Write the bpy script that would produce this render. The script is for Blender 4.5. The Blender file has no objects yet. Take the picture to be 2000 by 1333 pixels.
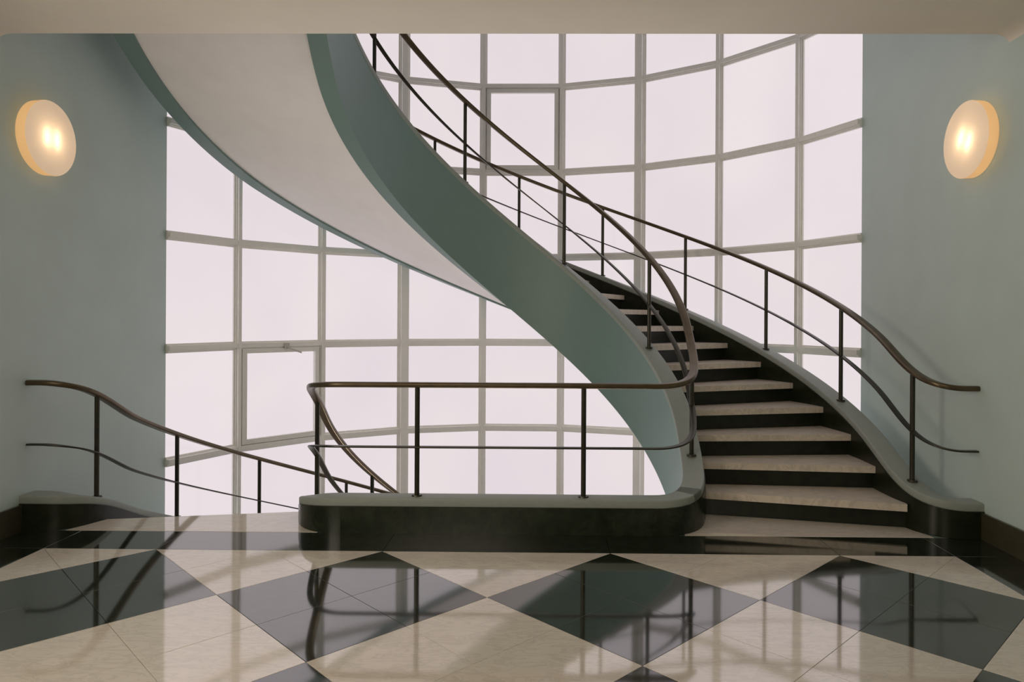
import bpy, math, random
from math import sin, cos, pi, radians as R, degrees, sqrt, atan2, hypot
from mathutils import Vector
random.seed(7)
S = bpy.context.scene
COL = S.collection

# ------------------------------------------------------------------ camera
F, PX, PY, YAW, ROLL, H = 1379.4, 1044.5, 622.0, -0.01142, 0.00529, 1.44
cam_d = bpy.data.cameras.new('camera'); cam = bpy.data.objects.new('camera', cam_d); COL.objects.link(cam)
cam.location = (0, 0, H)
from mathutils import Matrix
cam.matrix_world = (Matrix.Translation((0, 0, H)) @ Matrix.Rotation(-YAW, 4, 'Z')
                    @ Matrix.Rotation(pi / 2, 4, 'X') @ Matrix.Rotation(ROLL, 4, 'Z'))
cam_d.sensor_width = 36; cam_d.lens = F / 2000 * 36
cam_d.shift_x = (1000 - PX) / 2000; cam_d.shift_y = (PY - 666.5) / 2000
cam_d.clip_start = 0.05; cam_d.clip_end = 200
S.camera = cam

# ------------------------------------------------------------------ world and light
W = bpy.data.worlds.new('world'); S.world = W; W.use_nodes = True
W.node_tree.nodes['Background'].inputs[0].default_value = (0.95, 0.93, 0.88, 1)
W.node_tree.nodes['Background'].inputs[1].default_value = 0.10
PANE = (0.775, 0.70, 0.716)
PANE_POWER = 1.03
def area(name, loc, target, size, power, color):
    l = bpy.data.lights.new(name, 'AREA'); l.shape = 'RECTANGLE'; l.size, l.size_y = size
    l.energy = power; l.color = color
    o = bpy.data.objects.new(name, l); COL.objects.link(o); o.location = loc
    o.rotation_euler = (Vector(target) - Vector(loc)).to_track_quat('-Z', 'Y').to_euler()
    return o
area('hall_light', (-1.5, -2.6, 2.8), (0.5, 5, 0.8), (2.0, 1.0), 45, (1.0, 0.86, 0.68))
area('right_wall_fill', (-3.45, 1.8, 1.9), (2.9, 4.4, 1.8), (1.8, 1.6), 75, (1.0, 0.87, 0.72)).data.spread = R(150)  # unseen fill light added to brighten the right wall, no actual window
area('soffit_fill', (-0.1, 7.2, -3.9), (-0.3, 7.0, 0), (3.5, 2.4), 250, (1.0, 0.93, 0.90))  # invented uplight below the landing, added to lift the white stair underside
S.view_settings.view_transform = 'Standard'; S.view_settings.look = 'None'
S.view_settings.gamma = 1.0; S.view_settings.use_curve_mapping = False
S.view_settings.exposure = 0.0

# ------------------------------------------------------------------ materials
def mat(name, color, rough=0.5, metal=0.0, ior=1.5, spec=0.5, grain=None, bump=0.0, vein=None, grain_scale=60):
    m = bpy.data.materials.new(name); m.use_nodes = True
    nt = m.node_tree; b = nt.nodes['Principled BSDF']
    b.inputs['Base Color'].default_value = (*color, 1); b.inputs['Roughness'].default_value = rough
    b.inputs['Metallic'].default_value = metal; b.inputs['IOR'].default_value = ior
    tc = nt.nodes.new('ShaderNodeTexCoord'); oi = nt.nodes.new('ShaderNodeObjectInfo')
    add = nt.nodes.new('ShaderNodeVectorMath'); add.operation = 'MULTIPLY_ADD'
    cmb = nt.nodes.new('ShaderNodeCombineXYZ')
    for i in range(3): nt.links.new(oi.outputs['Random'], cmb.inputs[i])
    geo = nt.nodes.new('ShaderNodeNewGeometry')
    add.inputs[1].default_value = (23.0, 31.0, 17.0)
    nt.links.new(cmb.outputs[0], add.inputs[0]); nt.links.new(geo.outputs['Position'], add.inputs[2])
    vec = add.outputs[0] if vein else geo.outputs['Position']
    if grain or vein:
        n = nt.nodes.new('ShaderNodeTexNoise'); n.inputs['Scale'].default_value = grain_scale
        n.inputs['Detail'].default_value = 6; nt.links.new(vec, n.inputs['Vector'])
        r = nt.nodes.new('ShaderNodeValToRGB')
        g = grain or 0.05
        r.color_ramp.elements[0].position = 0.3; r.color_ramp.elements[1].position = 0.7
        r.color_ramp.elements[0].color = (*[c * (1 - g) for c in color], 1)
        r.color_ramp.elements[1].color = (*[min(1, c * (1 + g)) for c in color], 1)
        nt.links.new(n.outputs['Fac'], r.inputs['Fac']); out = r.outputs['Color']
        if vein:
            vc, vs, va = vein
            rot = nt.nodes.new('ShaderNodeMapping'); rot.inputs['Scale'].default_value = (1.0, 3.2, 1.0)
            rot.inputs['Rotation'].default_value = (0, 0, 0.7)
            nt.links.new(vec, rot.inputs['Vector'])
            n2 = nt.nodes.new('ShaderNodeTexNoise'); n2.inputs['Scale'].default_value = vs
            n2.inputs['Detail'].default_value = 9; n2.inputs['Roughness'].default_value = 0.65
            n2.inputs['Distortion'].default_value = 1.2
            nt.links.new(rot.outputs[0], n2.inputs['Vector'])
            r2 = nt.nodes.new('ShaderNodeValToRGB')
            e = r2.color_ramp.elements
            e[0].position = 0.46; e[0].color = (0, 0, 0, 1); e[1].position = 0.5; e[1].color = (va, va, va, 1)
            e3 = r2.color_ramp.elements.new(0.56); e3.color = (0, 0, 0, 1)
            nt.links.new(n2.outputs['Fac'], r2.inputs['Fac'])
            mx = nt.nodes.new('ShaderNodeMix'); mx.data_type = 'RGBA'
            nt.links.new(r2.outputs['Color'], mx.inputs['Factor']); nt.links.new(out, mx.inputs['A'])
            mx.inputs['B'].default_value = (*vc, 1); out = mx.outputs['Result']
        nt.links.new(out, b.inputs['Base Color'])
        if bump:
            bp = nt.nodes.new('ShaderNodeBump'); bp.inputs['Strength'].default_value = bump
            bp.inputs['Distance'].default_value = 0.002
            nt.links.new(n.outputs['Fac'], bp.inputs['Height']); nt.links.new(bp.outputs[0], b.inputs['Normal'])
    return m
M = {}
M['wall'] = mat('wall_paint', (0.51, 0.61, 0.58), 0.6, grain=0.03, grain_scale=3, bump=0.05)
M['teal'] = mat('teal_paint', (0.175, 0.262, 0.245), 0.45, grain=0.02, grain_scale=8)
M['soffit'] = mat('white_plaster', (0.90, 0.86, 0.84), 0.6, grain=0.02, grain_scale=6)
M['ceiling'] = mat('ceiling_plaster', (0.78, 0.71, 0.61), 0.7, grain=0.02, grain_scale=4)
M['coping'] = mat('coping_paint', (0.285, 0.315, 0.285), 0.5, grain=0.03, grain_scale=30)
M['black'] = mat('black_marble', (0.010, 0.014, 0.008), 0.06, ior=2.9, grain=0.4, grain_scale=14, vein=((0.06, 0.065, 0.05), 3.0, 0.25))
M['white'] = mat('white_marble', (0.74, 0.67, 0.585), 0.06, ior=2.9, grain=0.03, grain_scale=9, vein=((0.40, 0.35, 0.29), 5.0, 0.3))
M['plinth'] = mat('plinth_marble', (0.016, 0.022, 0.012), 0.22, ior=1.38, grain=0.3, grain_scale=14, vein=((0.05, 0.055, 0.04), 3.0, 0.2))
M['tread'] = mat('tread_marble', (0.66, 0.58, 0.49), 0.3, grain=0.07, grain_scale=12, vein=((0.36, 0.32, 0.28), 6.0, 0.4))
M['riser'] = mat('riser_marble', (0.012, 0.014, 0.008), 0.3, ior=1.4, grain=0.3, grain_scale=14)
M['skirt'] = mat('skirting_marble', (0.014, 0.017, 0.009), 0.3, ior=1.35, grain=0.3, grain_scale=14)
M['frame'] = mat('frame_paint', (0.88, 0.87, 0.83), 0.5, grain=0.02, grain_scale=20)
M['metal'] = mat('dark_bronze', (0.045, 0.042, 0.030), 0.3, metal=0.6, grain=0.1, grain_scale=30)
M['rail'] = mat('bronze_rail', (0.105, 0.078, 0.045), 0.30, metal=0.6, grain=0.15, grain_scale=12)
M['joint'] = mat('grout', (0.06, 0.05, 0.04), 0.9, grain=0.2)
M['base'] = mat('baseboard_marble', (0.05, 0.045, 0.025), 0.3, grain=0.2, grain_scale=10)
M['latch'] = mat('latch_metal', (0.55, 0.53, 0.48), 0.35, metal=0.5, grain=0.1)
def pane_mat():
    m = bpy.data.materials.new('frosted_daylit_glass'); m.use_nodes = True
    nt = m.node_tree; b = nt.nodes['Principled BSDF']
    b.inputs['Base Color'].default_value = (0.05, 0.05, 0.05, 1); b.inputs['Roughness'].default_value = 0.15
    n = nt.nodes.new('ShaderNodeTexNoise'); n.inputs['Scale'].default_value = 0.6
    r = nt.nodes.new('ShaderNodeValToRGB')
    r.color_ramp.elements[0].color = (PANE[0] * .95, PANE[1] * .94, PANE[2] * .97, 1); r.color_ramp.elements[0].position = .3
    r.color_ramp.elements[1].color = (*PANE, 1); r.color_ramp.elements[1].position = .65
    g = nt.nodes.new('ShaderNodeNewGeometry')
    nt.links.new(g.outputs['Position'], n.inputs['Vector']); nt.links.new(n.outputs['Fac'], r.inputs['Fac'])
    nt.links.new(r.outputs['Color'], b.inputs['Emission Color']); b.inputs['Emission Strength'].default_value = PANE_POWER
    return m
M['pane'] = pane_mat()
def lamp_glass(name, color, tr):
    m = bpy.data.materials.new(name); m.use_nodes = True; nt = m.node_tree
    nt.nodes.remove(nt.nodes['Principled BSDF']); o = nt.nodes['Material Output']
    t = nt.nodes.new('ShaderNodeBsdfTranslucent'); d = nt.nodes.new('ShaderNodeBsdfDiffuse')
    n = nt.nodes.new('ShaderNodeTexNoise'); n.inputs['Scale'].default_value = 30
    r = nt.nodes.new('ShaderNodeValToRGB')
    r.color_ramp.elements[0].color = (*[c * .96 for c in color], 1); r.color_ramp.elements[1].color = (*color, 1)
    nt.links.new(n.outputs['Fac'], r.inputs['Fac'])
    nt.links.new(r.outputs[0], t.inputs[0]); nt.links.new(r.outputs[0], d.inputs[0])
    mx = nt.nodes.new('ShaderNodeMixShader'); mx.inputs[0].default_value = tr
    nt.links.new(d.outputs[0], mx.inputs[1]); nt.links.new(t.outputs[0], mx.inputs[2])
    e = nt.nodes.new('ShaderNodeEmission'); e.inputs[0].default_value = (*color, 1); e.inputs[1].default_value = 0.22
    ad = nt.nodes.new('ShaderNodeAddShader')
    nt.links.new(mx.outputs[0], ad.inputs[0]); nt.links.new(e.outputs[0], ad.inputs[1]); nt.links.new(ad.outputs[0], o.inputs[0])
    return m
M['lamp_face'] = lamp_glass('opal_glass_face', (0.84, 0.74, 0.62), 0.5)
M['lamp_side'] = lamp_glass('opal_glass_side', (0.85, 0.62, 0.34), 0.5)
M['lamp_back'] = mat('lamp_back_plate', (0.7, 0.65, 0.55), 0.5, grain=0.03)

# ------------------------------------------------------------------ mesh helpers
def link(name, me, m, parent=None, smooth=False, loc=None):
    o = bpy.data.objects.new(name, me); COL.objects.link(o)
    if m is not None and not me.materials: me.materials.append(M[m])
    if smooth:
        for p in me.polygons: p.use_smooth = True
        me.set_sharp_from_angle(angle=R(32))
    if parent: o.parent = parent
    if loc is not None: o.location = loc
    return o
def mk(name, v, f, m, parent=None, smooth=False):
    me = bpy.data.meshes.new(name); me.from_pydata([tuple(p) for p in v], [], f); me.update()
    import bmesh
    bm = bmesh.new(); bm.from_mesh(me); bmesh.ops.recalc_face_normals(bm, faces=bm.faces); bm.to_mesh(me); bm.free()
    return link(name, me, m, parent, smooth)
def empty(name, loc, label=None, cat=None, group=None, kind=None):
    o = bpy.data.objects.new(name, None); COL.objects.link(o); o.location = loc; o.empty_display_size = .1
    if label: o['label'] = label
    if cat: o['category'] = cat
    if group: o['group'] = group
    if kind: o['kind'] = kind
    bpy.context.view_layer.update()
    return o
def part(root, o):                       # parent keeping world place (root has only a translation)
    o.parent = root; o.location = -Vector(root.location) if not root.parent else o.location
    return o
def loft(name, rings, m, root=None, caps=True, smooth=True, closed=True):
    n = len(rings[0]); v = [p for r in rings for p in r]; f = []
    for i in range(len(rings) - 1):
        for j in range(n if closed else n - 1):
            a = i * n + j; b = i * n + (j + 1) % n
            f.append((a, b, b + n, a + n))
    if caps and closed:
        f.append(tuple(range(n))[::-1]); f.append(tuple(range((len(rings) - 1) * n, len(rings) * n)))
    o = mk(name, v, f, m, None, smooth)
    return part(root, o) if root else o
def frames(pts):
    out = []
    for i, p in enumerate(pts):
        a = Vector(pts[max(i - 1, 0)]); b = Vector(pts[min(i + 1, len(pts) - 1)])
        t = (b - a).normalized(); s = t.cross(Vector((0, 0, 1))).normalized(); u = s.cross(t)
        out.append((Vector(p), s, u, t))
    return out
def sweep(name, pts, prof, m, root, smooth=True, upright=False):
    rings = []
    for p, s, u, t in frames(pts):
        if upright: u = Vector((0, 0, 1))
        rings.append([p + s * a + u * b for a, b in prof])
    return loft(name, rings, m, root, smooth=smooth)
def box(name, a, b, m, root=None, bev=0.0):
    x0, y0, z0 = a; x1, y1, z1 = b
    v = [(x0, y0, z0), (x1, y0, z0), (x1, y1, z0), (x0, y1, z0), (x0, y0, z1), (x1, y0, z1), (x1, y1, z1), (x0, y1, z1)]
    f = [(0, 3, 2, 1), (4, 5, 6, 7), (0, 1, 5, 4), (1, 2, 6, 5), (2, 3, 7, 6), (3, 0, 4, 7)]
    o = mk(name, v, f, m)
    return part(root, o) if root else o
def rrect(w, h, r, n=3):                # rounded rectangle profile centred on 0
    out = []
    for cx, cy, a0 in ((w / 2 - r, h / 2 - r, 0), (-w / 2 + r, h / 2 - r, 90), (-w / 2 + r, -h / 2 + r, 180), (w / 2 - r, -h / 2 + r, 270)):
        for k in range(n + 1):
            a = R(a0 + 90 * k / n); out.append((cx + r * cos(a), cy + r * sin(a)))
    return out
def bez(a, ta, la, b, tb, lb, n):
    p0 = Vector(a); p3 = Vector(b); p1 = p0 + Vector(ta) * la; p2 = p3 - Vector(tb) * lb
    return [tuple((1 - t) ** 3 * p0 + 3 * (1 - t) ** 2 * t * p1 + 3 * (1 - t) * t * t * p2 + t ** 3 * p3) for t in [k / n for k in range(n + 1)]]

# ------------------------------------------------------------------ stair geometry
XC, YC = -0.2905, 5.5566
RI, RO = 1.4227, 2.8791
HS, HZ = 1.1347, 0.5524
STOREY = 4.305
ZI = 0.035
FRONT_Y = 4.765
XL, XR = XC - 3.2, XC + 3.2
def zh(t): return HZ + HS * R(t)                        # coping height along the helix
def circ(r, t, cx=XC, cy=YC): return (cx + r * cos(R(t)), cy + r * sin(R(t)))
def herm(z0, s0, z1, s1, L, u):
    t = u; h00 = 2 * t**3 - 3 * t * t + 1; h10 = t**3 - 2 * t * t + t; h01 = -2 * t**3 + 3 * t * t; h11 = t**3 - t * t
    return h00 * z0 + h10 * L * s0 + h01 * z1 + h11 * L * s1
COP, RAIL, MID = 0.235, 0.985, 0.565                    # level heights at the landing
dRAIL, dMID = 0.80, 0.385                               # heights above the sloping coping line
def zs_helix(t, off, zi):
    z = zh(t) + off + zi
    return (z, z + dRAIL, z + dMID)
def arclen(p):
    s = [0]
    for a, b in zip(p, p[1:]): s.append(s[-1] + hypot(b[0] - a[0], b[1] - a[1]))
    return s
def trans(xy, zA, slopes, zB):                          # heights from A (helix) to B (level) along a plan curve
    s = arclen(xy); L = s[-1]; out = []
    for p, q in zip(xy, s):
        out.append((p[0], p[1]) + tuple(herm(a, sl, b, 0, L, q / L) for a, sl, b in zip(zA, slopes, zB)))
    return out
LEVEL = (COP, RAIL, MID)
def inner_path():
    """the whole centre line: upper landing -> up flight -> front parapet -> down flight; items (x, y, coping, rail, mid)"""
    sl = HS / RI; P = []
    tA = 182; up = tuple(z + STOREY for z in LEVEL)
    a = circ(RI, tA); c = bez(a, (-sin(R(tA)), cos(R(tA))), .42, (-1.36 + .02, FRONT_Y), (1, 0), .30, 14)
    seg = trans(c, zs_helix(tA, 0, ZI), (sl,) * 3, up)
    line = [(-1.34 + k * .2, FRONT_Y) + up for k in range(1, 6)]
    P += list(reversed(seg + line))
    for k in range(1, 92): 
        t = 182 - 2 * k
        x, y = circ(RI, t); P.append((x, y) + zs_helix(t, 0, ZI))
        if t <= -2: break
    i_up_end = len(P)
    a = circ(RI, -2); c = bez(a, (sin(R(-2)), -cos(R(-2))), .44, (.76, FRONT_Y), (-1, 0), .30, 16)
    P += trans(c, zs_helix(-2, 0, ZI), (-sl,) * 3, LEVEL)[1:]
    i_front0 = len(P) - 1
    for k in range(1, 10): P.append((.76 - (.76 + 1.34) * k / 10, FRONT_Y) + LEVEL)
    i_front1 = len(P)
    a = circ(RI, 182); c = bez(a, (-sin(R(182)), cos(R(182))), .44, (-1.34, FRONT_Y), (1, 0), .30, 16)
    P += list(reversed(trans(c, zs_helix(182, -STOREY, ZI), (sl,) * 3, LEVEL)))
    i_down = len(P)
    t = 180
    while t >= 20:
        x, y = circ(RI, t); P.append((x, y) + zs_helix(t, -STOREY, ZI)); t -= 2
    return P, i_up_end, i_front0, i_front1, i_down
IN, I_UP, I_F0, I_F1, I_DN = inner_path()
def outer_up():
    """from the right wall along the landing curb, then up the outer helix"""
    sl = HS / RO; tA = -2
    a = circ(RO, tA); c = bez(a, (sin(R(tA)), -cos(R(tA))), .52, (2.82, 4.755), (1, 0), .22, 18)
    seg = trans(c, zs_helix(tA, 0, 0), (-sl,) * 3, LEVEL)
    P = [(XR - .001, 4.755) + LEVEL, (2.87, 4.755) + LEVEL] + list(reversed(seg))
    n0 = len(P)
    t = 0
    while t <= 192:
        x, y = circ(RO, t); P.append((x, y) + zs_helix(t, 0, 0)); t += 2
    return P, n0
def outer_down():
    sl = HS / RO; tA = 182
    a = circ(RO, tA); c = bez(a, (-sin(R(tA)), cos(R(tA))), .52, (-3.40, 4.755), (-1, 0), .22, 18)
    def zs(t): return (zh(t) - 4.22, zh(t) - STOREY + dRAIL, zh(t) - STOREY + dMID)
    zA = zs(tA)
    seg = trans(c, zA, (sl,) * 3, LEVEL)
    P = [(XL + .001, 4.755) + LEVEL, (-3.45, 4.755) + LEVEL] + list(reversed(seg))
    n0 = len(P)
    t = 180
    while t >= 20:
        x, y = circ(RO, t); P.append((x, y) + zs(t)); t -= 2
    return P, n0
OU, OU0 = outer_up(); OD, OD0 = outer_down()

# ------------------------------------------------------------------ setting: floor
TILE_D = 1.4011; GX0, GY0 = -0.9798, 4.3358
PX0, PX1 = GX0 - 1.5 * TILE_D, GX0 + 2.5 * TILE_D      # edges of the chequered field
YBACK = -3.2
floor = box('floor', (XL - .2, YBACK, -.30), (XR + .2, 4.66, -.034), 'joint'); floor['kind'] = 'structure'
def clip(poly, axis, val, keep_less):
    out = []
    for i in range(len(poly)):
        a, b = poly[i], poly[(i + 1) % len(poly)]
        ia = (a[axis] <= val) == keep_less; ib = (b[axis] <= val) == keep_less
        if ia: out.append(a)
        if ia != ib:
            t = (val - a[axis]) / (b[axis] - a[axis]); out.append(tuple(a[k] + t * (b[k] - a[k]) for k in range(2)))
    return out
def parea(p): return abs(sum(p[i][0] * p[(i + 1) % len(p)][1] - p[(i + 1) % len(p)][0] * p[i][1] for i in range(len(p)))) / 2
def slab(name, poly, m, parent, z=0.0, th=.03, gap=.0009, ch=.0009):
    """a stone slab with eased edges: polygon shrunk by the joint, small chamfer"""
    cx = sum(p[0] for p in poly) / len(poly); cy = sum(p[1] for p in poly) / len(poly)
    if sum(poly[i][0] * poly[(i + 1) % len(poly)][1] - poly[(i + 1) % len(poly)][0] * poly[i][1] for i in range(len(poly))) < 0: poly = poly[::-1]
    def inset(p, d):
        out = []; n = len(p)
        for i in range(n):
            a, b, c = Vector(p[i - 1]), Vector(p[i]), Vector(p[(i + 1) % n])
            e1 = (b - a).normalized(); e2 = (c - b).normalized()
            n1 = Vector((-e1.y, e1.x)); n2 = Vector((-e2.y, e2.x))
            k = (n1 + n2); 
            if k.length < 1e-6: k = n1
            k.normalize(); out.append(b + k * (d / max(.3, k.dot(n1))))
        return out
    p1 = inset(poly, gap); p2 = inset(poly, gap + ch); n = len(poly)
    v = [(q.x - cx, q.y - cy, -th) for q in p1] + [(q.x - cx, q.y - cy, -ch) for q in p1] + [(q.x - cx, q.y - cy, 0) for q in p2]
    f = [tuple(range(2 * n, 3 * n))]
    for k in (0, 1):
        for i in range(n): f.append((k * n + i, k * n + (i + 1) % n, (k + 1) * n + (i + 1) % n, (k + 1) * n + i))
    o = mk(name, v, f, m); o.parent = parent; o.location = (cx, cy, z - random.random() * .0003)
    return o
h = TILE_D / 4                                           # half diagonal of one tile
for a in range(-14, 15):
    for b in range(-30, 3):
        if (a + b) % 2 == 0: continue
        cx = GX0 + a * h; cy = GY0 + b * h
        p = [(cx - h, cy), (cx, cy - h), (cx + h, cy), (cx, cy + h)]
        for ax, val, kl in ((0, PX0, False), (0, PX1, True), (1, GY0, True), (1, YBACK + .1, False)):
            if p: p = clip(p, ax, val, kl)
        q = []
        for s in p:
            if not q or hypot(s[0] - q[-1][0], s[1] - q[-1][1]) > 1e-5: q.append(s)
        if len(q) > 1 and hypot(q[0][0] - q[-1][0], q[0][1] - q[-1][1]) < 1e-5: q.pop()
        if len(q) < 3 or parea(q) < .002: continue
        # big square this tile belongs to: rotated cell index
        u = (cx - GX0) + (GY0 - cy); w = (cx - GX0) - (GY0 - cy)
        iu = math.floor(u / TILE_D + 1e-6); iw = math.floor(w / TILE_D + 1e-6)
        # squares span [i, i+1] in u and w; black where the top vertex sits on an even grid point
        black = (iu + iw) % 2 == 1
        slab('floor_tile', q, 'black' if black else 'white', floor)
# black border band, with joints in line with the diamond tips
xs = [XL - .1, PX0] + [GX0 + k * TILE_D for k in range(-1, 3)] + [PX1, XR + .1]
for x0, x1 in zip(xs, xs[1:]):
    slab('border_slab', [(x0, GY0), (x1, GY0), (x1, 4.70), (x0, 4.70)], 'black', floor)
y = GY0
while y > YBACK + .2:
    for x0, x1 in ((XL - .1, PX0), (PX1, XR + .1)):
        slab('border_slab', [(x0, max(y - .7, YBACK)), (x1, max(y - .7, YBACK)), (x1, y), (x0, y)], 'black', floor)
    y -= .7
# landing strips at the head of the down flight and the foot of the up flight
T0 = -13.4; TS = 8.617
RIN, ROUT = RI + .07, RO - .065
pr = [(.70, 4.70), (2.66, 4.70), (circ(ROUT + .05, T0)[0], circ(ROUT + .05, T0)[1]), (circ(RIN - .02, T0 - .6)), (1.18, 5.12), (1.05, 4.80)]
pr = [(.95, 4.705), (2.60, 4.705), circ(RO + .04, T0 + 1), circ(RI - .02, T0 + 1)]
slab('landing_strip', pr, 'white', floor)
TL = 193.4
pl = [(-1.50, 4.705), (-3.20, 4.705), circ(RO - .03, TL - 1.5), circ(RI - .02, TL)]
slab('landing_strip', pl, 'white', floor)
box('floor_edge', (-1.7, 4.66, -.30), (1.1, 4.80, -.031), 'teal', floor)
# slab under the strips
def wedge(name, pts, z0, z1, m, parent):
    n = len(pts); v = [(x, y, z0) for x, y in pts] + [(x, y, z1) for x, y in pts]
    f = [tuple(range(n))[::-1], tuple(range(n, 2 * n))] + [(i, (i + 1) % n, n + (i + 1) % n, n + i) for i in range(n)]
    o = mk(name, v, f, m); o.parent = parent; return o
wedge('floor_edge', [(1.0, 4.66), (XR, 4.66), (XR, 4.86), circ(ROUT, T0 + 1), circ(RIN, T0 + 1)], -.3, -.031, 'joint', floor)
wedge('floor_edge', [(-1.6, 4.66), (XL, 4.66), (XL, 4.86), circ(RO, TL - 1), circ(RI, TL - 1)], -.3, -.031, 'joint', floor)

# ------------------------------------------------------------------ setting: walls, ceiling
ZTOP, ZBOT = 7.6, -4.4
RG, YG = 3.346, 5.353
def wall_loft(name, side):
    poly = [(XC + side * 3.2, YBACK), (XC + side * 3.2, 6.55), (XC + side * 3.5, 6.55), (XC + side * 3.5, YBACK)]
    n = len(poly); v = [(x, y, ZBOT) for x, y in poly] + [(x, y, ZTOP) for x, y in poly]
    f = [(i, (i + 1) % n, n + (i + 1) % n, n + i) for i in range(n)] + [tuple(range(n)), tuple(range(n, 2 * n))]
    o = mk(name, v, f, 'wall'); o['kind'] = 'structure'; return o
wl = wall_loft('wall_left', -1); wr = wall_loft('wall_right', 1)
CZ, CY = 3.238, 4.46
bk = box('wall_back', (XL - .3, YBACK - .2, -.3), (XR + .3, YBACK, 4.4), 'wall'); bk['kind'] = 'structure'
prof = []
nC = 8
ring = [(XR + .05, CZ - .055)]
for k in range(nC + 1):                                 # concave cove right
    a = pi / 2 * k / nC; ring.append((XR - .11 + .11 * cos(a), CZ - .055 + .055 * sin(a)))
for k in range(nC + 1):
    a = pi / 2 * k / nC; ring.append((XL + .11 - .11 * sin(a), CZ - .055 + .055 * cos(a)))
ring += [(XL - .05, CZ - .055), (XL - .05, CZ + .3), (XR + .05, CZ + .3)]
ceil = loft('ceiling', [[(x, YBACK, z) for x, z in ring], [(x, CY, z) for x, z in ring]], 'ceiling'); ceil['kind'] = 'structure'
up = box('floor_edge', (XL - .05, YBACK, CZ + .3), (XR + .05, 4.78, STOREY), 'soffit'); up.name = 'ceiling'; up['kind'] = 'structure'
n = 40; v = []
top = box('ceiling', (XL - .3, 4.0, ZTOP), (XR + .3, 9.3, ZTOP + .2), 'soffit'); top['kind'] = 'structure'
bot = box('floor', (XL - .3, 4.8, ZBOT - .2), (XR + .3, 9.3, ZBOT), 'white'); bot['kind'] = 'structure'

for side, nm in ((-1, 'baseboard_left'), (1, 'baseboard_right')):
    xw = XC + side * 3.2
    pts = [(xw - side * .012, YBACK, 0), (xw - side * .012, 4.68, 0)]
    o = sweep(nm, pts, [(-.012, 0), (.012, 0), (.012, .165), (.006, .175), (-.012, .175)] if side > 0 else
              [(-.012, 0), (.012, 0), (.012, .175), (-.006, .175), (-.012, .165)], 'base', None, smooth=False, upright=True)
    o['kind'] = 'structure'

# ------------------------------------------------------------------ setting: the curved window
win = empty('window_1', (XC, YG + RG, ZBOT), kind='structure')
THG, DTH = 89.51, 16.367
mangles = [THG + (k - 3.5) * DTH for k in range(-1, 9)]  # ten mullions, the two outermost hidden behind the walls
ZT0, DZ = 0.088, 1.052
trans_z = [ZT0 + k * DZ for k in range(-4, 7)]
RM = RG + .07
thick = {3 - 0: 0}
def vbar(name, ang, z0, z1, prof, rr=RM):
    """upright bar with stepped section; prof = (tangential, radial inwards) outline"""
    x, y = circ(rr, ang, XC, YG); tx, ty = -sin(R(ang)), cos(R(ang)); nx, ny = -cos(R(ang)), -sin(R(ang))
    rings = [[(x + tx * a + nx * b, y + ty * a + ny * b, z) for a, b in prof] for z in (z0, z1)]
    return loft(name, rings, 'frame', win, smooth=False)
def step_prof(w, d):                                    # glazing bar: wide back, proud centre rib
    return [(-w / 2, -.03), (w / 2, -.03), (w / 2, d * .35), (w * .32, d * .35), (w * .32, d * .6), (w * .2, d * .6), (w * .2, d),
            (-w * .2, d), (-w * .2, d * .6), (-w * .32, d * .6), (-w * .32, d * .35), (-w / 2, d * .35)]
wide_prof = [(-.07, -.03), (.07, -.03), (.07, .02), (.05, .02), (.05, .035), (.034, .035), (.034, .075), (-.034, .075), (-.034, .035),
             (-.05, .035), (-.05, .02), (-.07, .02)]
for k, a in enumerate(mangles):
    if k in (0, 9): continue
    if k in (3, 6): vbar('mullion', a, ZBOT, ZTOP, wide_prof)
    else: vbar('mullion', a, ZBOT, ZTOP, step_prof(.09, .065))
for k in range(len(mangles) - 1):
    a0, a1 = mangles[k], mangles[k + 1]
    p0 = Vector(circ(RM, a0, XC, YG)); p1 = Vector(circ(RM, a1, XC, YG)); t = (p1 - p0).normalized(); nrm = Vector((t.y, -t.x))
    if nrm.dot(Vector((XC, YG)) - p0) < 0: nrm = -nrm
    e = .02
    if k in (0, 8):                                      # the end bays stop at the walls
        xe = XC + 3.21 * (1 if k == 0 else -1)
        if k == 0: p0 = p0 + t * ((xe - p0.x) / t.x)
        else: p1 = p0 + t * ((xe - p0.x) / t.x)
        e = .0
    for z in trans_z:
        if z < ZBOT + .2 or z > ZTOP - .2: continue
        w = .088
        pr_ = [(-w / 2, -.03), (w / 2, -.03), (w / 2, .012), (w * .28, .02), (w * .28, .058), (-w * .22, .058), (-w * .22, .035), (-w * .38, .035), (-w * .38, .02), (-w / 2, .02)]
        rings = []
        for q in (p0 + t * (e + (.028 if k == 0 else 0)), p1 - t * (e + (.028 if k == 8 else 0))):
            rings.append([(q.x + nrm.x * b, q.y + nrm.y * b, z + a_) for a_, b in pr_])
        loft('transom', rings, 'frame', win, smooth=False)
    zz = [ZBOT] + [z for z in trans_z if ZBOT + .2 < z < ZTOP - .2] + [ZTOP]
    for z0, z1 in zip(zz, zz[1:]):
        q0 = p0 + t * min(e, .02) * 1.5; q1 = p1 - t * min(e, .02) * 1.5
        v = []
        for q in (q0, q1):
            for zq in (z0 + .03, z1 - .03):
                for b in (-.012, -.004): v.append((q.x + nrm.x * b, q.y + nrm.y * b, zq))
        f = [(0, 1, 3, 2), (4, 6, 7, 5), (0, 2, 6, 4), (1, 5, 7, 3), (0, 4, 5, 1), (2, 3, 7, 6)]
        part(win, mk('pane', v, f, 'pane'))
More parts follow.
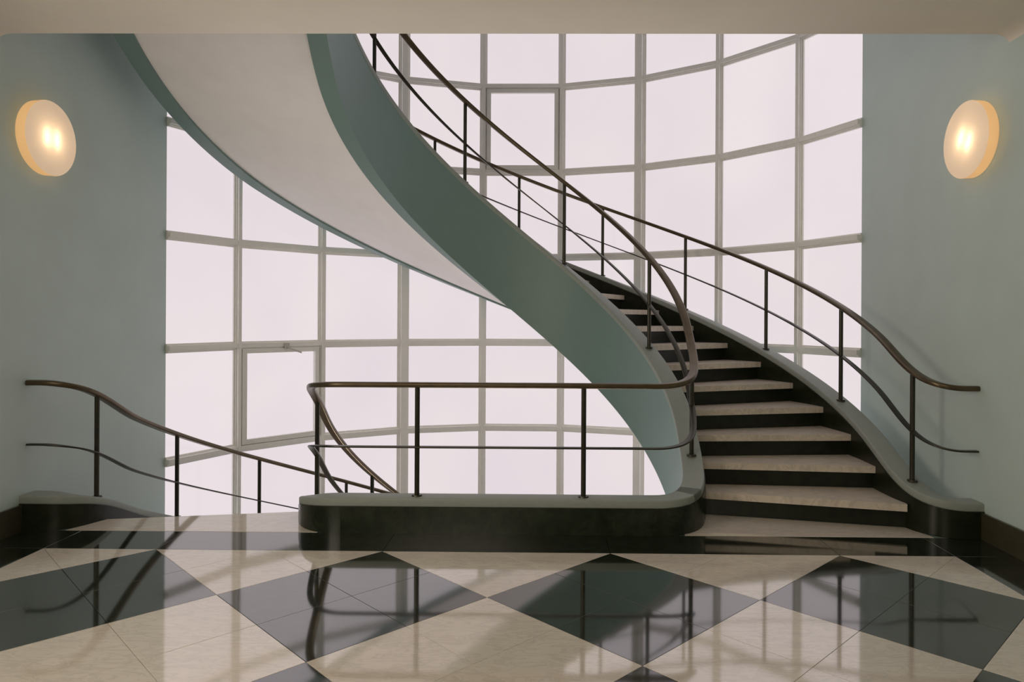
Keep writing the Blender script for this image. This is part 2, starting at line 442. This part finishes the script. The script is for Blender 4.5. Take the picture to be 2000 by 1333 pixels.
# two opening casements with a heavier frame of their own
def sash(k, zi):
    a0, a1 = mangles[k], mangles[k + 1]
    p0 = Vector(circ(RM, a0, XC, YG)); p1 = Vector(circ(RM, a1, XC, YG)); t = (p1 - p0).normalized(); nrm = Vector((t.y, -t.x))
    if nrm.dot(Vector((XC, YG)) - p0) < 0: nrm = -nrm
    z0, z1 = trans_z[zi] + .03, trans_z[zi + 1] - .03
    o = .045; wdt = .05; q0 = p0 + t * o; q1 = p1 - t * o
    L = (q1 - q0).length
    outer = [(0, z0), (L, z0), (L, z1), (0, z1)]; inner = [(wdt, z0 + wdt), (L - wdt, z0 + wdt), (L - wdt, z1 - wdt), (wdt, z1 - wdt)]
    v = []
    for b in (0.0, .045):
        for (s, z) in outer + inner: 
            q = q0 + t * s; v.append((q.x + nrm.x * b, q.y + nrm.y * b, z))
    f = []
    for i in range(4):
        j = (i + 1) % 4
        f += [(8 + i, 8 + j, 12 + j, 12 + i), (i, 4 + i, 4 + j, j), (i, j, 8 + j, 8 + i), (4 + i, 12 + i, 12 + j, 4 + j)]
    s = part(win, mk('sash', v, f, 'frame'))
    return q0, t, nrm, L, z0, z1, s
# mangles run from right (small angle) to left
sash(4, 7)
q0, t, nrm, L, z0, z1, s = sash(7, 4)
c = q0 + t * (L * .46) + nrm * .06
def local_box(name, c, z, sx, sy, sz, m, root, dz=0):
    v = []
    for i, (a, b, cc) in enumerate([(x, y, w) for x in (-1, 1) for y in (-1, 1) for w in (-1, 1)]):
        q = c + t * a * sx + nrm * b * sy; v.append((q.x, q.y, z + cc * sz + a * dz))
    f = [(0, 1, 3, 2), (4, 6, 7, 5), (0, 2, 6, 4), (1, 5, 7, 3), (0, 4, 5, 1), (2, 3, 7, 6)]
    return part(root, mk(name, v, f, m))
local_box('latch_plate', c, z1 + .02, .028, .012, .030, 'latch', win)
local_box('latch_handle', c - t * .085 + nrm * .02, z1 - .03, .08, .007, .008, 'latch', win, dz=.028)

# ------------------------------------------------------------------ staircase flights
CW, CH = .156, .058                                     # coping width and height
cop_prof = [(a, b - CH / 2) for a, b in rrect(CW, CH, .011, 3)]
def copings(name, path, root):
    return sweep(name, [(p[0], p[1], p[2]) for p in path], cop_prof, 'coping', root, upright=True)
def stringer(name, path, zbot, root, w=.145, m='teal'):
    rings = []
    for (p, s, u, t), q, zb in zip(frames([(a[0], a[1], 0) for a in path]), path, zbot):
        zt = q[2] - CH + .006
        rings.append([(p.x + s.x * a, p.y + s.y * a, z) for a, z in ((-w / 2, zb), (w / 2, zb), (w / 2, zt), (-w / 2, zt))])
    return loft(name, rings, m, root)
def skin(name, path, side, z0f, z1f, root, w=.145, th=.012, m='skirt'):
    rings = []
    for (p, s, u, t), q in zip(frames([(a[0], a[1], 0) for a in path]), path):
        a0, a1 = side * (w / 2 - .001), side * (w / 2 + th)
        rings.append([(p.x + s.x * a, p.y + s.y * a, z) for a, z in ((a0, z0f(q)), (a1, z0f(q)), (a1, z1f(q)), (a0, z1f(q)))])
    return loft(name, rings, m, root)
DEPTH = .83
def ext(t): return .14 * (max(t - 152, 0) / 34) ** 1.5     # the underside lifts towards the upper landing
def arcpoly(r0, r1, t0, t1, n=3):
    return [circ(r1, t0 + (t1 - t0) * k / n) for k in range(n + 1)] + [circ(r0, t1 + (t0 - t1) * k / n) for k in range(n + 1)]
def prism(name, pts, z0, z1, m, root, ch=0):
    n = len(pts); v = [(x, y, z0) for x, y in pts] + [(x, y, z1) for x, y in pts]
    f = [tuple(range(n))[::-1], tuple(range(n, 2 * n))] + [(i, (i + 1) % n, n + (i + 1) % n, n + i) for i in range(n)]
    return part(root, mk(name, v, f, m))
def flight(root, first, last, zbase, nose0):
    """treads k=first..last; tread k has its nose at nose0 + (k-1)*TS"""
    for k in range(first, last + 1):
        t = nose0 + (k - 1) * TS; z = zbase + k * RISE
        ro = ROUT + {1: .07, 2: .035}.get(k, 0)
        prism('tread', arcpoly(RIN, ro, t, t + TS + 1.0), z - .05, z, 'tread', root)
        prism('riser', arcpoly(RIN, ro, t + .8, t + 1.5, 1), z - RISE + .002, z - .049, 'riser', root)
RISE = .1706
up_st = empty('staircase', (1.8, 4.9, 0), 'curved staircase rising from the right of the landing with white marble treads and white underside', 'staircase')
up_in = [p for p in IN[19:I_F0 - 12]]
# stringer bottoms follow the helix at a fixed depth; at the foot they die into the landing slab
def zb_up(p): 
    t = degrees(atan2(p[1] - YC, p[0] - XC))
    if t < -90: t += 360
    return zh(t) - DEPTH
inn = IN[4:I_UP + 9]
stringer('inner_stringer', inn, [max(zb_up(p), -.8) for p in inn], up_st)
copings('inner_coping', IN[5:I_UP + 12], up_st)
skin('inner_skirting', IN[22:I_UP + 6], -1, lambda q: q[2] - .34, lambda q: q[2] - CH + .004, up_st)
ou = OU[2:]
def zb_out(p):
    t = degrees(atan2(p[1] - YC, p[0] - XC)); t += 360 if t < -90 else 0
    return max(zh(t) - DEPTH + ext(t), -.30)
stringer('outer_stringer', ou, [zb_out(p) for p in ou], up_st)
copings('outer_coping', OU, up_st)
skin('outer_skirting', OU[:-2], -1, lambda q: max(0.001, q[2] - .36), lambda q: q[2] - CH + .004, up_st)
curb = stringer('curb', OU[:8], [0.0] * 8, up_st, w=.14, m='plinth')
flight(up_st, 1, 24, 0, T0)
def soffit(name, t0, t1, off, root):
    rings = []
    t = t0
    while t <= t1:
        z = zh(t) - DEPTH + off + .022 + ext(t)
        a, b = circ(RI + .07, t), circ(RO - .07, t)
        rings.append([(a[0], a[1], z), (b[0], b[1], z), (b[0], b[1], z + .06), (a[0], a[1], z + .06)]); t += 2
    return loft(name, rings, 'soffit', root)
soffit('underside', -6, 196, 0, up_st)

dn_st = empty('staircase', (-2.5, 4.9, -.3), 'curved staircase going down behind the floor edge, pale green coping beside left wall', 'staircase')
dn = IN[I_DN - 6:]
def zb_dn(p): return zb_up(p) - STOREY
stringer('inner_stringer', dn, [zb_dn(p) for p in dn], dn_st)
copings('inner_coping', IN[I_DN - 8:], dn_st)
skin('inner_skirting', dn, -1, lambda q: q[2] - .36, lambda q: q[2] - CH + .004, dn_st)
stringer('outer_stringer', OD, [max(zb_dn(p), -4.2) if i > 2 else -.3 for i, p in enumerate(OD)], dn_st)
copings('outer_coping', OD, dn_st)
skin('outer_skirting', OD, 1, lambda q: max(q[2] - .36, -.0 if q[1] < 4.9 and q[2] > .1 else -9), lambda q: q[2] - CH + .004, dn_st)
for k in range(0, 19):
    t = TL - (k + 1) * TS; z = -(k + 1) * RISE
    prism('tread', arcpoly(RIN, ROUT, t, t + TS + 1.0), z - .05, z, 'tread', dn_st)
    prism('riser', arcpoly(RIN, ROUT, t + TS + .8, t + TS + 1.5, 1), z + .002, z + RISE - .03, 'riser', dn_st)
soffit('underside', 30, 190, -STOREY, dn_st)

# ------------------------------------------------------------------ parapet
par = empty('parapet', (XC, FRONT_Y, 0), 'low black marble parapet with pale green rounded top, at the centre of the landing', 'parapet')
fr = IN[I_F0 - 13:I_F1 + 13]
def slabrings(path, a0, a1, zb, zt):
    return [[(p.x + s.x * a, p.y + s.y * a, z) for a, z in ((a0, zb), (a1, zb), (a1, zt(q)), (a0, zt(q)))]
            for (p, s, u, t), q in zip(frames([(a[0], a[1], 0) for a in path]), path)]
loft('core', slabrings(fr, -.055, .07, -.45, lambda q: q[2] - CH + .004), 'teal', par)
# plinth facing in marble slabs with fine joints, on the hall side
i0 = 0; cuts = [0, 13, 23, len(fr) - 1]
plr = slabrings(fr, -.082, -.054, 0.0, lambda q: q[2] - CH + .003)
for a, b in zip(cuts, cuts[1:]):
    loft('plinth_slab', plr[a:b + 1], 'plinth', par)
copings('coping', IN[I_F0 - 8:I_F1 + 9], par)

# ------------------------------------------------------------------ railings
rail_prof = [(a, b) for a, b in rrect(.062, .036, .013, 4)]
mid_prof = [(a, b) for a, b in rrect(.044, .012, .004, 2)]
POST_R = .017
def cyl_mesh(name, r0, r1, z0, z1, n=16):
    v = [(r0 * cos(2 * pi * k / n), r0 * sin(2 * pi * k / n), z0) for k in range(n)] + [(r1 * cos(2 * pi * k / n), r1 * sin(2 * pi * k / n), z1) for k in range(n)]
    f = [(k, (k + 1) % n, n + (k + 1) % n, n + k) for k in range(n)] + [tuple(range(n))[::-1], tuple(range(n, 2 * n))]
    me = bpy.data.meshes.new(name); me.from_pydata(v, [], f); me.update()
    me.materials.append(M['metal'])
    for p in me.polygons: p.use_smooth = True
    me.set_sharp_from_angle(angle=R(35))
    return me
flange_me = cyl_mesh('base_flange', .037, .033, 0, .012, 20)
def interp(path, i, f): return tuple(a + (b - a) * f for a, b in zip(path[i], path[i + 1]))
def post(root, x, y, zc, zr):
    me = cyl_mesh('post', POST_R, POST_R, 0, zr - zc - .008)
    o = bpy.data.objects.new('post', me); COL.objects.link(o); o.parent = root
    o.location = (x - root.location.x, y - root.location.y, zc - root.location.z)
    fl = bpy.data.objects.new('base_flange', flange_me); COL.objects.link(fl); fl.parent = o
    fl.location = (0, 0, -.002)
def at_xy(path, x, y):
    return min(path, key=lambda p: (p[0] - x) ** 2 + (p[1] - y) ** 2)
def dense(path, n=6):
    out = []
    for a, b in zip(path, path[1:]):
        for k in range(n): out.append(tuple(u + (v_ - u) * k / n for u, v_ in zip(a, b)))
    out.append(path[-1]); return out
# central railing
cr = empty('stair_railing', (XC, FRONT_Y, COP), 'bronze railing along the parapet and spiralling up the inner edge of the stair', 'railing')
sweep('handrail', [(p[0], p[1], p[3]) for p in IN], rail_prof, 'rail', cr)
sweep('mid_rail', [(p[0], p[1], p[4]) for p in IN], mid_prof, 'metal', cr)
IND = dense(IN)
ku = [p for p in IND[:I_UP * 6 + 96]]
for k in range(0, 6):
    t = -9.92 + 39.83 * k
    x, y = circ(RI, t)
    if k == 0: x, y = 1.128, 5.31
    p = at_xy([q for q in ku if q[2] > .25] , x, y); post(cr, p[0], p[1], p[2], p[3])
for x in (-.845, .279): post(cr, x, FRONT_Y, COP, RAIL)
kd = IND[(I_F1 + 2) * 6:]
for t in (189.2, 149.4, 109.5, 69.7, 29.9):
    x, y = circ(RI, t); p = at_xy(kd, x, y); post(cr, p[0], p[1], p[2], p[3])
# right railing
rr = empty('stair_railing', (2.6, 4.8, COP), 'bronze railing climbing the outer edge of the stair from the right wall', 'railing')
OR = OU
sweep('handrail', [(p[0], p[1], p[3]) for p in OR], rail_prof, 'rail', rr)
sweep('mid_rail', [(p[0], p[1], p[4]) for p in OR], mid_prof, 'metal', rr)
OUD = dense(OU)
for k in range(0, 11):
    x, y = circ(RO, -9.92 + 19.98 * k)
    if k == 0: x, y = 2.565, 4.98
    p = at_xy(OUD, x, y); post(rr, p[0], p[1], p[2], p[3])
# left railing
lr = empty('stair_railing', (-3.1, 4.9, COP), 'bronze railing descending to the right from the left wall', 'railing')
sweep('handrail', [(p[0], p[1], p[3]) for p in OD], rail_prof, 'rail', lr)
sweep('mid_rail', [(p[0], p[1], p[4]) for p in OD], mid_prof, 'metal', lr)
ODD = dense(OD)
for t in (193.2, 170.6, 150.6, 130.3, 110, 90, 70, 50, 30):
    x, y = circ(RO, t)
    if t > 190: x, y = -3.145, 5.0
    p = at_xy(ODD, x, y); post(lr, p[0], p[1], p[2], p[3])

# ------------------------------------------------------------------ wall lamps
def lathe(name, prof, m, root, n=64, caps=False):        # prof: (distance from wall, radius)
    v = []; f = []
    for d, r in prof:
        for k in range(n): v.append((d, r * cos(2 * pi * k / n), r * sin(2 * pi * k / n)))
    for i in range(len(prof) - 1):
        for k in range(n): f.append((i * n + k, i * n + (k + 1) % n, (i + 1) * n + (k + 1) % n, (i + 1) * n + k))
    if caps: f.append(tuple(range((len(prof) - 1) * n, len(prof) * n)))
    o = mk(name, v, f, m, None, True); o.parent = root; return o
def lamp(side, y, z, label, tilt=0):
    xw = XC + side * 3.2
    root = empty('wall_lamp', (xw, y, z), label, 'lamp')
    if side > 0: root.rotation_euler = (0, 0, pi)
    rr_ = .257; D = .08
    lathe('back_plate', [(0.001, 0.02), (0.001, rr_ * .9), (.012, rr_ * .9), (.012, .02)], 'lamp_back', root)
    lathe('glass_rim', [(.012, rr_ - .004), (D - .006, rr_), (D - .002, rr_ - .002)], 'lamp_side', root)
    lathe('glass_face', [(D - .002, rr_ - .002), (D, rr_ - .008), (D + .002, rr_ * .5), (D + .003, .01)], 'lamp_face', root, caps=True)
    for dy in (-.05, .05):
        for dz in (-.035, 0, .035):
            l = bpy.data.lights.new('bulb_light', 'POINT'); l.energy = 0.12; l.color = (1.0, 0.74, 0.48); l.shadow_soft_size = .012
            o = bpy.data.objects.new('bulb_light', l); COL.objects.link(o); o.parent = root
            a = R(tilt); o.location = (.050, dy * cos(a) - dz * sin(a), dy * sin(a) + dz * cos(a))
    return root
lamp(-1, 4.86, 2.67, 'round cream glass wall lamp, lit, on the left wall')
lamp(1, 4.78, 2.655, 'round cream glass wall lamp, lit, on the right wall', -28)
